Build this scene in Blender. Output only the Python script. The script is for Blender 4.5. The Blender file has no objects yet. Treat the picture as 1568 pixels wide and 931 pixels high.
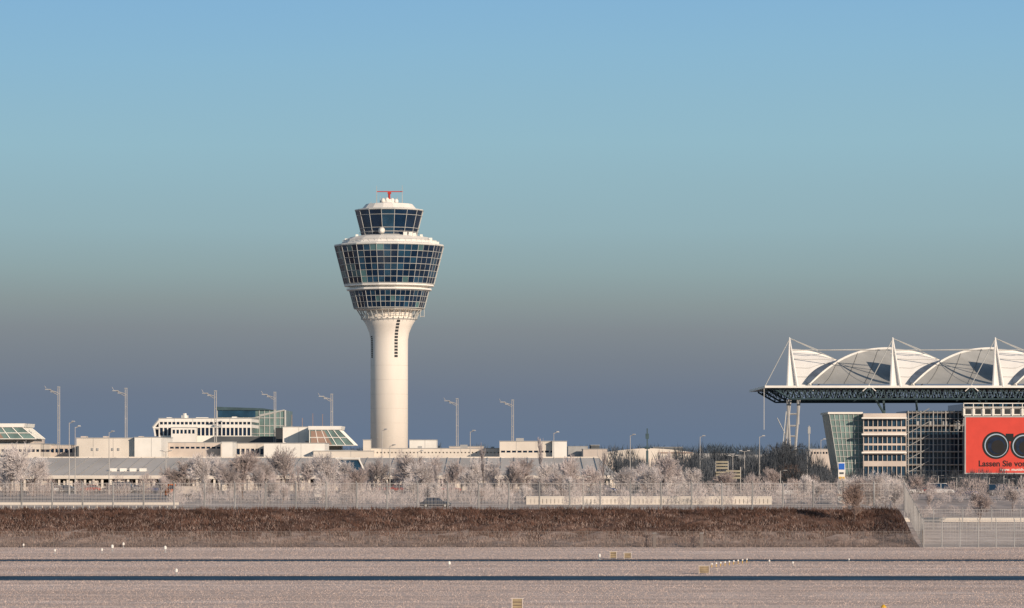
import bpy, math, random
import numpy as np
from mathutils import Vector
random.seed(3)
rng = np.random.default_rng(3)

# ------------------------------------------------------------------ survey helpers
F = 5319.0; H = 12.0; HZ = 700.0; CX = 784.0
G = 4.6                      # height of the airport plateau above the runway meadow
def X(px, Y): return (px - CX) / F * Y
def Z(py, Y): return H - (py - HZ) / F * Y
def P(px, py, Y): return (X(px, Y), Y, Z(py, Y))

scene = bpy.context.scene
scene.view_settings.view_transform = 'Standard'
scene.view_settings.look = 'None'
scene.view_settings.exposure = 0

# ------------------------------------------------------------------ materials
MATS = {}
def mat(name, col, rough=0.8, var=0.12, scale=0.5, metal=0.0, spec=0.3, bump=0.0, stretch=(1, 1, 1), detail=4, col2=None):
    if name in MATS: return MATS[name]
    m = bpy.data.materials.new(name); m.use_nodes = True
    nt = m.node_tree; b = nt.nodes['Principled BSDF']
    b.inputs['Roughness'].default_value = rough
    b.inputs['Metallic'].default_value = metal
    b.inputs['Specular IOR Level'].default_value = spec
    geo = nt.nodes.new('ShaderNodeNewGeometry')
    mp = nt.nodes.new('ShaderNodeMapping'); mp.inputs['Scale'].default_value = stretch
    nt.links.new(geo.outputs['Position'], mp.inputs['Vector'])
    n = nt.nodes.new('ShaderNodeTexNoise'); n.inputs['Scale'].default_value = scale
    n.inputs['Detail'].default_value = detail
    nt.links.new(mp.outputs[0], n.inputs['Vector'])
    r = nt.nodes.new('ShaderNodeValToRGB')
    a = [max(0, c * (1 - var)) for c in col]; z = [min(1, c * (1 + var)) for c in col]
    if col2: a, z = col, col2
    r.color_ramp.elements[0].position = 0.32; r.color_ramp.elements[0].color = (*a, 1)
    r.color_ramp.elements[1].position = 0.68; r.color_ramp.elements[1].color = (*z, 1)
    nt.links.new(n.outputs['Fac'], r.inputs['Fac'])
    nt.links.new(r.outputs[0], b.inputs['Base Color'])
    MATS[name] = m
    return m

M_conc = mat('tower_concrete', (0.76, 0.70, 0.63), 0.8, 0.06, 0.25, stretch=(1, 1, 0.15))
M_white = mat('white_paint', (0.78, 0.75, 0.70), 0.6, 0.06, 0.3)
M_cream = mat('cream_render', (0.66, 0.60, 0.53), 0.85, 0.12, 0.12)
M_pinkw = mat('pale_panel', (0.55, 0.48, 0.43), 0.85, 0.13, 0.2)
M_mull = mat('mullion_white', (0.50, 0.50, 0.48), 0.5, 0.05)
M_glass = mat('dark_glass', (0.008, 0.022, 0.05), 0.08, 0.3, 0.3, spec=0.5)
M_glass2 = mat('blue_glass', (0.018, 0.055, 0.10), 0.12, 0.3, 0.3, spec=0.6)
M_glass3 = mat('teal_glass', (0.08, 0.16, 0.17), 0.12, 0.3, 0.3, spec=0.7)  # paler tint paints in reflected sky and faintly lit rooms
M_teal = mat('green_glass', (0.13, 0.20, 0.19), 0.3, 0.4, 0.2, spec=0.8)
M_teal2 = mat('green_glass_lit', (0.13, 0.20, 0.19), 0.4, 0.4, 0.25, spec=0.6)
M_curt = mat('curtain_glass', (0.015, 0.042, 0.075), 0.15, 0.6, 0.25, spec=0.6)
M_roofg = mat('metal_roof_grey', (0.62, 0.57, 0.52), 0.7, 0.12, 0.15, stretch=(1, .2, 1))
M_roofd = mat('dark_roof', (0.09, 0.10, 0.11), 0.7, 0.2, 0.2)
M_brownp = mat('red_brown_panel', (0.30, 0.20, 0.16), 0.7, 0.2, 0.2)
M_steelt = mat('dark_teal_steel', (0.05, 0.085, 0.10), 0.5, 0.2)
M_steel = mat('galvanised_steel', (0.36, 0.36, 0.36), 0.5, 0.12)
M_pole = mat('painted_pole', (0.42, 0.40, 0.38), 0.5, 0.1)
M_red = mat('red_paint', (0.45, 0.04, 0.03), 0.5, 0.1)
M_orange = mat('billboard_red', (0.60, 0.062, 0.044), 0.7, 0.06, 0.4)
M_black = mat('black', (0.008, 0.008, 0.01), 0.5, 0.2)
M_dkblue = mat('lens_blue', (0.012, 0.022, 0.05), 0.3, 0.5, 0.8)
M_blue = mat('sign_blue', (0.02, 0.12, 0.5), 0.5, 0.1)
M_yel = mat('yellow_paint', (0.7, 0.42, 0.04), 0.5, 0.1)
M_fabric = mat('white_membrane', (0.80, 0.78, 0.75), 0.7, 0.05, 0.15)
M_fabricg = mat('shaded_membrane', (0.40, 0.40, 0.385), 0.7, 0.10, 0.15)  # white fabric darkened, shade of the sloping sails put into the colour
M_rib = mat('membrane_rib', (0.24, 0.24, 0.23), 0.7, 0.1)
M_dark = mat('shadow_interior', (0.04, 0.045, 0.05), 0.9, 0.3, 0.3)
M_tyre = mat('tyre', (0.015, 0.015, 0.015), 0.8, 0.1)
M_asph = mat('asphalt_apron', (0.18, 0.165, 0.155), 0.9, 0.2, 0.05)
M_taxi = mat('asphalt_taxiway', (0.042, 0.088, 0.145), 0.9, 0.25, 0.25, spec=0.1)  # blue base colour stands in for sky reflected by the asphalt
M_verge = mat('verge_brown', (0.26, 0.185, 0.145), 0.95, 0.3, 0.6)
M_frostwd = mat('frosted_twigs', (0.42, 0.355, 0.34), 0.9, 0.30, 0.5)
M_frostlt = mat('frosted_twigs_light', (0.62, 0.57, 0.56), 0.9, 0.2, 0.4)
M_frosthd = mat('frosted_hedge_twigs', (0.50, 0.44, 0.43), 0.9, 0.32, 0.18)
M_bark = mat('bark_brown', (0.15, 0.11, 0.095), 0.9, 0.25, 0.6)
M_fartree = mat('distant_foliage', (0.065, 0.09, 0.12), 0.95, 0.3, 0.05)  # distance haze painted in as a bluish base colour
M_midtree = mat('dark_branches', (0.075, 0.085, 0.10), 0.95, 0.45, 0.1)
M_scrubd = mat('scrub_brown', (0.12, 0.066, 0.05), 0.95, 0.5, 0.35)
M_scrubl = mat('scrub_frosted', (0.33, 0.25, 0.22), 0.95, 0.35, 0.3)
M_grassb = mat('frosted_grass_blades', (0.62, 0.49, 0.43), 0.95, 0.2, 0.12, stretch=(.12, 1, 1))
M_wire = mat('fence_wire', (0.36, 0.345, 0.34), 0.6, 0.1)
M_post = mat('fence_post', (0.29, 0.285, 0.285), 0.6, 0.2)
M_wired = mat('fence_wire_dark', (0.17, 0.145, 0.135), 0.7, 0.1)

def ground_mat(name, c1, c2, c3, s1, s2, stretch, bump=.6, st2=(1, 1, 1)):
    m = bpy.data.materials.new(name); m.use_nodes = True
    nt = m.node_tree; b = nt.nodes['Principled BSDF']; b.inputs['Roughness'].default_value = 0.95
    b.inputs['Specular IOR Level'].default_value = 0.1
    geo = nt.nodes.new('ShaderNodeNewGeometry')
    mp = nt.nodes.new('ShaderNodeMapping'); mp.inputs['Scale'].default_value = stretch
    mp2 = nt.nodes.new('ShaderNodeMapping'); mp2.inputs['Scale'].default_value = st2
    nt.links.new(geo.outputs['Position'], mp.inputs['Vector']); nt.links.new(geo.outputs['Position'], mp2.inputs['Vector'])
    n1 = nt.nodes.new('ShaderNodeTexNoise'); n1.inputs['Scale'].default_value = s1; n1.inputs['Detail'].default_value = 6
    n2 = nt.nodes.new('ShaderNodeTexNoise'); n2.inputs['Scale'].default_value = s2; n2.inputs['Detail'].default_value = 8
    nt.links.new(mp.outputs[0], n1.inputs['Vector']); nt.links.new(mp2.outputs[0], n2.inputs['Vector'])
    r = nt.nodes.new('ShaderNodeValToRGB')
    r.color_ramp.elements[0].position = 0.38; r.color_ramp.elements[0].color = (*c1, 1)
    r.color_ramp.elements[1].position = 0.62; r.color_ramp.elements[1].color = (*c2, 1)
    nt.links.new(n1.outputs['Fac'], r.inputs['Fac'])
    r2 = nt.nodes.new('ShaderNodeValToRGB')
    r2.color_ramp.elements[0].position = 0.45; r2.color_ramp.elements[1].position = 0.75
    nt.links.new(n2.outputs['Fac'], r2.inputs['Fac'])
    mx = nt.nodes.new('ShaderNodeMix'); mx.data_type = 'RGBA'
    nt.links.new(r2.outputs[0], mx.inputs[0]); nt.links.new(r.outputs[0], mx.inputs[6]); mx.inputs[7].default_value = (*c3, 1)
    nt.links.new(mx.outputs[2], b.inputs['Base Color'])
    bp = nt.nodes.new('ShaderNodeBump'); bp.inputs['Strength'].default_value = bump; bp.inputs['Distance'].default_value = 0.12
    nt.links.new(n2.outputs['Fac'], bp.inputs['Height']); nt.links.new(bp.outputs[0], b.inputs['Normal'])
    return m
M_field = ground_mat('frosted_meadow', (0.60, 0.475, 0.42), (0.78, 0.65, 0.595), (0.44, 0.335, 0.285), 0.22, 0.9, (0.05, 1, 1), .6, (.16, 1, 1))
M_bank = ground_mat('bank_soil', (0.10, 0.058, 0.045), (0.22, 0.14, 0.11), (0.07, 0.042, 0.035), 0.16, 0.8, (1, 1, 1), .9)
M_toe = ground_mat('bank_toe_soil', (0.26, 0.19, 0.165), (0.40, 0.32, 0.29), (0.19, 0.135, 0.115), 0.16, 0.8, (1, 1, 1), .9)
M_plat = ground_mat('frosted_plateau', (0.40, 0.345, 0.32), (0.58, 0.51, 0.48), (0.30, 0.255, 0.24), 0.04, 0.5, (1, 1, 1))

# ------------------------------------------------------------------ mesh tools
class Part:
    def __init__(s, m, smooth=False): s.v = []; s.f = []; s.m = m; s.smooth = smooth
    def add(s, vs, fs):
        o = len(s.v); s.v += [tuple(v) for v in vs]; s.f += [tuple(i + o for i in f) for f in fs]
    def box(s, x0, x1, y0, y1, z0, z1):
        if x1 < x0: x0, x1 = x1, x0
        if z1 < z0: z0, z1 = z1, z0
        s.add([(x0, y0, z0), (x1, y0, z0), (x1, y1, z0), (x0, y1, z0), (x0, y0, z1), (x1, y0, z1), (x1, y1, z1), (x0, y1, z1)],
              [(0, 3, 2, 1), (4, 5, 6, 7), (0, 1, 5, 4), (1, 2, 6, 5), (2, 3, 7, 6), (3, 0, 4, 7)])
    def prism(s, pts, y0, y1):
        n = len(pts)
        vs = [(x, y0, z) for x, z in pts] + [(x, y1, z) for x, z in pts]
        s.add(vs, [tuple(range(n)), tuple(range(2 * n - 1, n - 1, -1))] + [(i, i + n, (i + 1) % n + n, (i + 1) % n) for i in range(n)])
    def beam(s, p, q, r, n=4, r2=None):
        p = Vector(p); q = Vector(q); d = (q - p)
        if d.length < 1e-6: return
        d.normalize(); r2 = r if r2 is None else r2
        a = d.orthogonal() if abs(d.z) < 0.9 else d.cross(Vector((0, 1, 0)))
        a.normalize(); b = d.cross(a)
        vs = []
        for c, rr in ((p, r), (q, r2)):
            for k in range(n):
                t = 2 * math.pi * (k + 0.5) / n
                vs.append(c + a * math.cos(t) * rr + b * math.sin(t) * rr)
        s.add(vs, [(k, (k + 1) % n, (k + 1) % n + n, k + n) for k in range(n)] + [tuple(range(n - 1, -1, -1)), tuple(range(n, 2 * n))])
    def poly(s, pts, r, n=4):
        for a, b in zip(pts[:-1], pts[1:]): s.beam(a, b, r, n)
    def lathe(s, cx, cy, prof, n=48, rot=0.0, caps=True):
        vs = []
        for r, z in prof:
            for k in range(n):
                t = 2 * math.pi * k / n + rot
                vs.append((cx + r * math.cos(t), cy + r * math.sin(t), z))
        fs = []
        for j in range(len(prof) - 1):
            for k in range(n):
                a = j * n + k; b = j * n + (k + 1) % n
                fs.append((a, b, b + n, a + n))
        if caps:
            fs.append(tuple(range(n - 1, -1, -1))); L = (len(prof) - 1) * n
            fs.append(tuple(range(L, L + n)))
        s.add(vs, fs)
    def grid(s, fn, nu, nv):
        vs = [fn(i / nu, j / nv) for j in range(nv + 1) for i in range(nu + 1)]
        s.add(vs, [(j * (nu + 1) + i, j * (nu + 1) + i + 1, (j + 1) * (nu + 1) + i + 1, (j + 1) * (nu + 1) + i) for j in range(nv) for i in range(nu)])
    def mesh(s, name):
        me = bpy.data.meshes.new(name); me.from_pydata(s.v, [], s.f); me.materials.append(s.m)
        if s.smooth:
            for p in me.polygons: p.use_smooth = True
        me.update(); return me

class Group:
    def __init__(s, name): s.name = name; s.parts = {}
    def p(s, name, m=None, smooth=False):
        if name not in s.parts: s.parts[name] = Part(m, smooth)
        return s.parts[name]
    def meshes(s): return [(k, pt.mesh(s.name + '_' + k)) for k, pt in s.parts.items() if pt.v]
    def build(s): return place(s.name, s.meshes())
def place(name, meshes, loc=(0, 0, 0), rz=0, sc=1):
    e = bpy.data.objects.new(name, None); scene.collection.objects.link(e)
    e.location = loc; e.rotation_euler = (0, 0, rz); e.scale = (sc, sc, sc) if not isinstance(sc, tuple) else sc
    for k, me in meshes:
        o = bpy.data.objects.new(k, me); scene.collection.objects.link(o); o.parent = e
    return e

def np_mesh(name, V, m, nper=3):
    me = bpy.data.meshes.new(name); n = len(V) // nper
    me.vertices.add(len(V)); me.vertices.foreach_set('co', np.asarray(V, dtype=np.float32).ravel())
    me.loops.add(len(V)); me.loops.foreach_set('vertex_index', np.arange(len(V), dtype=np.int32))
    me.polygons.add(n); me.polygons.foreach_set('loop_start', np.arange(0, len(V), nper, dtype=np.int32))
    me.polygons.foreach_set('loop_total', np.full(n, nper, dtype=np.int32))
    me.materials.append(m); me.update(); me.validate()
    return me
def top(name, me, loc=(0, 0, 0), rz=0, sc=1):
    o = bpy.data.objects.new(name, me); scene.collection.objects.link(o)
    o.location = loc; o.rotation_euler = (0, 0, rz); o.scale = (sc, sc, sc) if not isinstance(sc, tuple) else sc
    return o

# ------------------------------------------------------------------ ground sheet
def gz(x, y):
    right = x > 54.5
    if y <= 463: return 0.0
    if right:
        t = min(1, (y - 463) / 137.0); return G * t
    t = min(1, (y - 463) / 26.0)
    return G * (t * t * (3 - 2 * t) * 0.5 + t * 0.5)
xs = [-15000, -4000, -1000, -400, -200] + list(np.arange(-130, 54, 2)) + [54.4, 54.6] + list(np.arange(58, 200, 6)) + [400, 1000, 4000, 15000]
ys = [-800, -100, 100, 200, 300, 400, 440, 463, 465, 467, 469, 471, 473, 475, 477, 479, 481, 483, 485, 487, 489, 495, 520, 560, 600, 700, 900, 1500, 3000, 8000, 25000]
gp = bpy.data.meshes.new('ground')
vs = []
for y in ys:
    for x in xs:
        z = gz(x, y)
        if 463 < y < 489 and x < 54: z += random.uniform(-.3, .3)
        vs.append((x, y, z))
nx = len(xs); fs = []; mi = []
for j in range(len(ys) - 1):
    for i in range(nx - 1):
        fs.append((j * nx + i, j * nx + i + 1, (j + 1) * nx + i + 1, (j + 1) * nx + i))
        ym = (ys[j] + ys[j + 1]) / 2; xm = (xs[i] + xs[i + 1]) / 2
        mi.append(0 if ym < 463 else ((3 if ym < 472 + random.uniform(-2.5, 2.5) else 1) if ym < 489 and xm < 54.5 else 2))
gp.from_pydata(vs, [], fs)
for m in (M_field, M_bank, M_plat, M_toe): gp.materials.append(m)
gp.polygons.foreach_set('material_index', mi); gp.update()
top('ground', gp)

def strip(name, y0, y1, m, z=0.008, x0=-2500, x1=2500):
    p = Part(m); p.add([(x0, y0, z), (x1, y0, z), (x1, y1, z), (x0, y1, z)], [(0, 1, 2, 3)])
    return top(name, p.mesh(name))
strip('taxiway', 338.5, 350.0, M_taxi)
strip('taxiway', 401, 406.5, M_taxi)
strip('grass_verge', 337.6, 351.2, M_verge, .004)
strip('grass_verge', 399, 410, M_verge, .004)
strip('service_road', 505, 513, M_asph, G + .006, -2500, 52)
strip('access_road', 604, 616, M_asph, G + .006, -400, 400)
strip('apron', 705, 757, M_asph, G + .006, -400, 400)

# ------------------------------------------------------------------ grass, scrub
def blades(n, xr, yr, hmin, hmax, w, zf, skip=None, lean=0.3, clump=None):
    y = rng.uniform(yr[0], yr[1], n); x = rng.uniform(-1, 1, n) * (y * 0.1475 + 14)
    keep = (x > xr[0]) & (x < xr[1])
    if skip is not None:
        for a, b in skip: keep &= ~((y > a - .2) & (y < b + .2))
    if clump is not None:
        v = np.sin(x * .9 + np.sin(y * .8) * 2) * np.sin(y * .55 + np.sin(x * .31) * 3) + .6 * np.sin(x * 2.3 + y * 1.7)
        keep &= (v + rng.normal(0, .5, n)) > clump
    x = x[keep]; y = y[keep]; n = len(x)
    z = zf(x, y); h = rng.uniform(hmin, hmax, n); t = rng.uniform(0, 2 * np.pi, n)
    dx = np.cos(t) * w * rng.uniform(.5, 1.3, n); dy = np.sin(t) * w
    V = np.empty((n, 3, 3))
    V[:, 0] = np.stack([x - dx, y - dy, z - 0.02], 1); V[:, 1] = np.stack([x + dx, y + dy, z - 0.02], 1)
    V[:, 2] = np.stack([x + rng.normal(0, lean, n) * h, y + rng.normal(0, lean, n) * h, z + h], 1)
    return V.reshape(-1, 3)
V = blades(260000, (-200, 200), (268, 462), .02, .075, .035, lambda x, y: np.zeros_like(x), [(338.5, 350.0), (401, 406.5)])
e = bpy.data.objects.new('meadow_grass', None); scene.collection.objects.link(e)
o = top('short_grass', np_mesh('short_grass', V, M_grassb)); o.parent = e
# scattered taller brown tufts in drifts
V = blades(16000, (-200, 200), (268, 462), .08, .2, .05, lambda x, y: np.zeros_like(x), [(337, 351.5), (399.5, 407.5)], clump=1.0)
o = top('dry_tufts', np_mesh('dry_tufts', V, M_scrubl)); o.parent = e
def zb(x, y):
    t = np.clip((y - 463) / 26, 0, 1); return G * (t * t * (3 - 2 * t) * .5 + t * .5)
Vd = blades(110000, (-200, 54), (464, 490), .2, .75, .05, zb, clump=-.1, lean=.45)
yy = Vd.reshape(-1, 3, 3)[:, 0, 1]; sel = rng.uniform(466, 482, len(yy)) < yy
Vd = Vd.reshape(-1, 3, 3)[sel].reshape(-1, 3)
Vl = blades(90000, (-200, 54), (463, 490), .12, .5, .045, zb, lean=.45)
yy = Vl.reshape(-1, 3, 3)[:, 0, 1]; sel = rng.uniform(464, 492, len(yy)) > yy
Vl = Vl.reshape(-1, 3, 3)[sel].reshape(-1, 3)
e = bpy.data.objects.new('embankment_scrub', None); scene.collection.objects.link(e)
for nme, V, m in (('brown_scrub', Vd, M_scrubd), ('frosted_scrub', Vl, M_scrubl)):
    o = top(nme, np_mesh(nme, V, m)); o.parent = e

def shrub(n, w, h, seed):
    r = np.random.default_rng(seed)
    u = r.uniform(0, 1, n); ang = r.uniform(0, 2 * np.pi, n); rad = np.sqrt(r.uniform(0, 1, n))
    cl = np.sin(ang * 3 + seed) * .2 + 0.8
    zc = h * (0.05 + .85 * u); env = np.sqrt(np.clip(1 - ((u - .4) / .62) ** 2, .05, 1)) * w * cl
    c = np.stack([np.cos(ang) * rad * env, np.sin(ang) * rad * env, zc], 1)
    d = c / w * .5 + np.stack([r.normal(0, .35, n), r.normal(0, .35, n), r.uniform(.2, 1, n)], 1)
    d /= np.linalg.norm(d, axis=1)[:, None]
    L = r.uniform(.12, .3, n)[:, None] * h
    side = np.cross(d, r.normal(0, 1, (n, 3))); side /= np.linalg.norm(side, axis=1)[:, None]
    side *= (h * .010)
    return np.stack([c - side, c + side, c + d * L], 1)
SH = [shrub(260, .9, 1.5, s) for s in range(5)]
def mass(name, pts, m):
    out = []
    for (x, y, z, s, sz) in pts:
        b = SH[random.randrange(5)]; t = random.uniform(0, 6.28); c, s_ = math.cos(t), math.sin(t)
        R = np.array([[c, -s_, 0], [s_, c, 0], [0, 0, 1]])
        q = (b.reshape(-1, 3) @ R.T) * np.array([s, s, sz]) + np.array([x, y, z]); out.append(q)
    return top(name, np_mesh(name, np.concatenate(out), m))
pts = []
for i in range(270):
    px = random.uniform(265, 1400); Y = random.uniform(525, 600); s = random.uniform(.7, 1.9)
    if 630 < px < 705 and Y < 560: continue
    pts.append((X(px, Y), Y, G, s, s * random.uniform(.7, 1.4)))
for i in range(60):
    px = random.uniform(1400, 1600); Y = random.uniform(535, 640); s = random.uniform(.6, 1.4)
    pts.append((X(px, Y), Y, gz(X(px, Y), Y), s, s * random.uniform(.7, 1.3)))
mass('frosted_hedge', pts, M_frosthd)
pts = []
for i in range(180):
    px = random.uniform(-30, 1600); Y = random.uniform(640, 688); s = random.uniform(1.0, 2.4)
    pts.append((X(px, Y), Y, G, s, s * random.uniform(.8, 1.3)))
mass('frosted_hedge', pts, M_frostwd)
pts = []
for i in range(320):
    px = random.choice([random.uniform(930, 1290), random.uniform(1040, 1290), random.uniform(1180, 1560)]); Y = random.uniform(690, 835)
    s = random.uniform(2.0, 4.2)
    if px > 1260: s *= .6
    pts.append((X(px, Y), Y, G, s, s * random.uniform(.9, 1.6)))
mass('dark_thicket', pts, M_midtree)
pts = []
for i in range(300):
    Y = random.uniform(1500, 2100); px = random.uniform(-200, 1800); s = random.uniform(6, 9.5)
    pts.append((X(px, Y), Y, G, s * 1.5, s * .95))
mass('distant_forest', pts, M_fartree)
pts = [(X(random.uniform(0, 1400), 489), 486 + random.uniform(-4, 3), 3.8, random.uniform(.5, 1.1), random.uniform(.3, .8)) for _ in range(200)]
mass('crest_brush', pts, M_scrubd)

# ------------------------------------------------------------------ trees
def tree_mesh(name, seed, h, spread, kind='round', levels=4, m=None, m2=None, tw=.034):
    r = random.Random(seed); segs = []
    def grow(p, d, L, rad, lv):
        nseg = 3 if lv < 2 else 2
        q = p
        for i in range(nseg):
            dd = (d + Vector((r.gauss(0, .09), r.gauss(0, .09), r.gauss(.05, .05)))).normalized()
            q2 = q + dd * (L / nseg); r1 = rad * (1 - .5 * i / nseg); r2 = rad * (1 - .5 * (i + 1) / nseg)
            segs.append((q, q2, r1, r2, lv)); d = dd; q = q2
            if lv < levels:
                k = {0: (2 if kind == 'round' else 6), 1: 3, 2: 3, 3: 4}.get(lv, 3)
                if lv == 0 and i == 0: k = 1 if kind == 'round' else 2
                for _ in range(k):
                    ang = r.uniform(.35, .85) * spread; az = r.uniform(0, 6.283)
                    a = dd.orthogonal().normalized(); b = dd.cross(a)
                    nd = (dd * math.cos(ang) + (a * math.cos(az) + b * math.sin(az)) * math.sin(ang))
                    if kind != 'round': nd = (nd + Vector((0, 0, .5))).normalized()
                    f = r.uniform(.5, .75) if kind == 'round' else r.uniform(.22, .36) if lv == 0 else r.uniform(.4, .6)
                    grow(q, nd, L * f, max(r2 * .55, tw), lv + 1)
        if lv == 0 and kind == 'round':
            for _ in range(5):
                ang = r.uniform(.2, .9) * spread; az = r.uniform(0, 6.283)
                nd = Vector((math.sin(ang) * math.cos(az), math.sin(ang) * math.sin(az), math.cos(ang)))
                grow(q, nd, L * r.uniform(.55, .8), rad * .4, 1)
    grow(Vector((0, 0, -.1)), Vector((0, 0, 1)), h * (.45 if kind == 'round' else .9), h * .018, 0)
    P0 = np.array([s[0] for s in segs]); P1 = np.array([s[1] for s in segs])
    R0 = np.array([s[2] for s in segs]); R1 = np.array([s[3] for s in segs]); LV = np.array([s[4] for s in segs])
    D = P1 - P0; D /= np.linalg.norm(D, axis=1)[:, None]
    ref = np.where(np.abs(D[:, 2:3]) > .9, np.array([[1., 0, 0]]), np.array([[0, 0, 1.]]))
    A = np.cross(D, ref); A /= np.linalg.norm(A, axis=1)[:, None]; B = np.cross(D, A)
    quads = []
    for k in range(3):
        t0, t1 = 2 * math.pi * k / 3, 2 * math.pi * (k + 1) / 3
        o0 = A * math.cos(t0) + B * math.sin(t0); o1 = A * math.cos(t1) + B * math.sin(t1)
        quads.append(np.stack([P0 + o0 * R0[:, None], P0 + o1 * R0[:, None], P1 + o1 * R1[:, None], P1 + o0 * R1[:, None]], 1))
    Q = np.concatenate(quads); L3 = np.tile(LV, 3)
    mx = P1[:, 2].max(); Q *= h / mx
    me = np_mesh(name, Q.reshape(-1, 3), m, 4)
    me.materials.append(m2)
    me.polygons.foreach_set('material_index', (L3 <= 1).astype(np.int32)); me.update()
    return me
TR = [tree_mesh('frosted_tree_mesh', 10 + i, 10, .95 - .07 * (i % 3), 'round', 4, (M_frostlt, M_frostwd, M_frosthd, M_frostlt, M_frosthd)[i], M_bark) for i in range(5)]
TP = [tree_mesh('poplar_mesh', 30 + i, 12, .5, 'poplar', 3, M_frosthd, M_bark) for i in range(2)]
TB = tree_mesh('bare_tree_mesh', 50, 10, .95, 'round', 4, M_scrubl, M_bark)
TD = tree_mesh('bare_tree_dark_mesh', 51, 10, .95, 'round', 4, M_midtree, M_midtree, .05)
def put_tree(name, me, px, pytop, Y, h0=10, wsc=1.0, zb_=None):
    zg = G if zb_ is None else zb_
    s = (Z(pytop, Y) - zg) / h0
    top(name, me, (X(px, Y), Y, zg), random.uniform(0, 6.28), (s * wsc, s * wsc, s))
TL = [(33, 674, 640), (8, 688, 660), (50, 695, 650), (310, 688, 610), (285, 700, 640), (335, 696, 650), (372, 686, 620), (435, 680, 600), (470, 696, 660), (498, 690, 625), (575, 696, 620),
      (632, 686, 610), (657, 693, 640), (612, 708, 650), (690, 700, 600), (720, 698, 640), (780, 703, 610), (800, 698, 640), (875, 696, 600), (905, 708, 620), (955, 711, 600),
      (1013, 688, 580), (995, 710, 560), (1035, 708, 620), (1058, 714, 590), (1100, 738, 560), (1140, 742, 580), (1185, 714, 640), (1250, 738, 560), (1335, 736, 560), (1405, 724, 640), (1500, 750, 520), (1470, 745, 640),
      (540, 712, 570), (395, 712, 570), (245, 726, 600), (860, 718, 560), (120, 735, 690), (1550, 742, 560), (1425, 752, 560),
      (350, 704, 600), (410, 700, 640), (520, 702, 660), (645, 703, 580), (760, 700, 650), (840, 705, 620), (980, 705, 640), (1370, 742, 570), (1180, 735, 560), (16, 700, 640), (268, 712, 640)]
for i in range(38):
    TL.append((random.uniform(275, 1390), random.uniform(716, 748), random.uniform(530, 600)))
for px, pt, Y in TL:
    put_tree('frosted_tree', random.choice(TR), px, pt, Y, 10, random.uniform(.8, 1.1), gz(X(px, Y), Y))
for px, pt, Y in [(742, 676, 585), (828, 668, 660), (923, 688, 640), (459, 705, 560), (875, 693, 690), (668, 710, 560), (1000, 705, 600)]:
    put_tree('frosted_poplar', random.choice(TP), px, pt, Y, 12, .8)
put_tree('bare_tree', TB, 1210, 706, 700, 10, 1.1)
put_tree('bare_tree', TB, 1308, 733, 478, 10, .8, 2.4)
for px, pt, Y in [(1180, 688, 845), (1195, 670, 840), (1165, 693, 850), (1128, 698, 880), (1090, 692, 900), (1105, 690, 930), (970, 703, 850), (1232, 703, 845), (1255, 708, 845), (1065, 698, 860)]:
    put_tree('bare_tree', TD, px, pt, Y, 10, 1.1)

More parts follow.
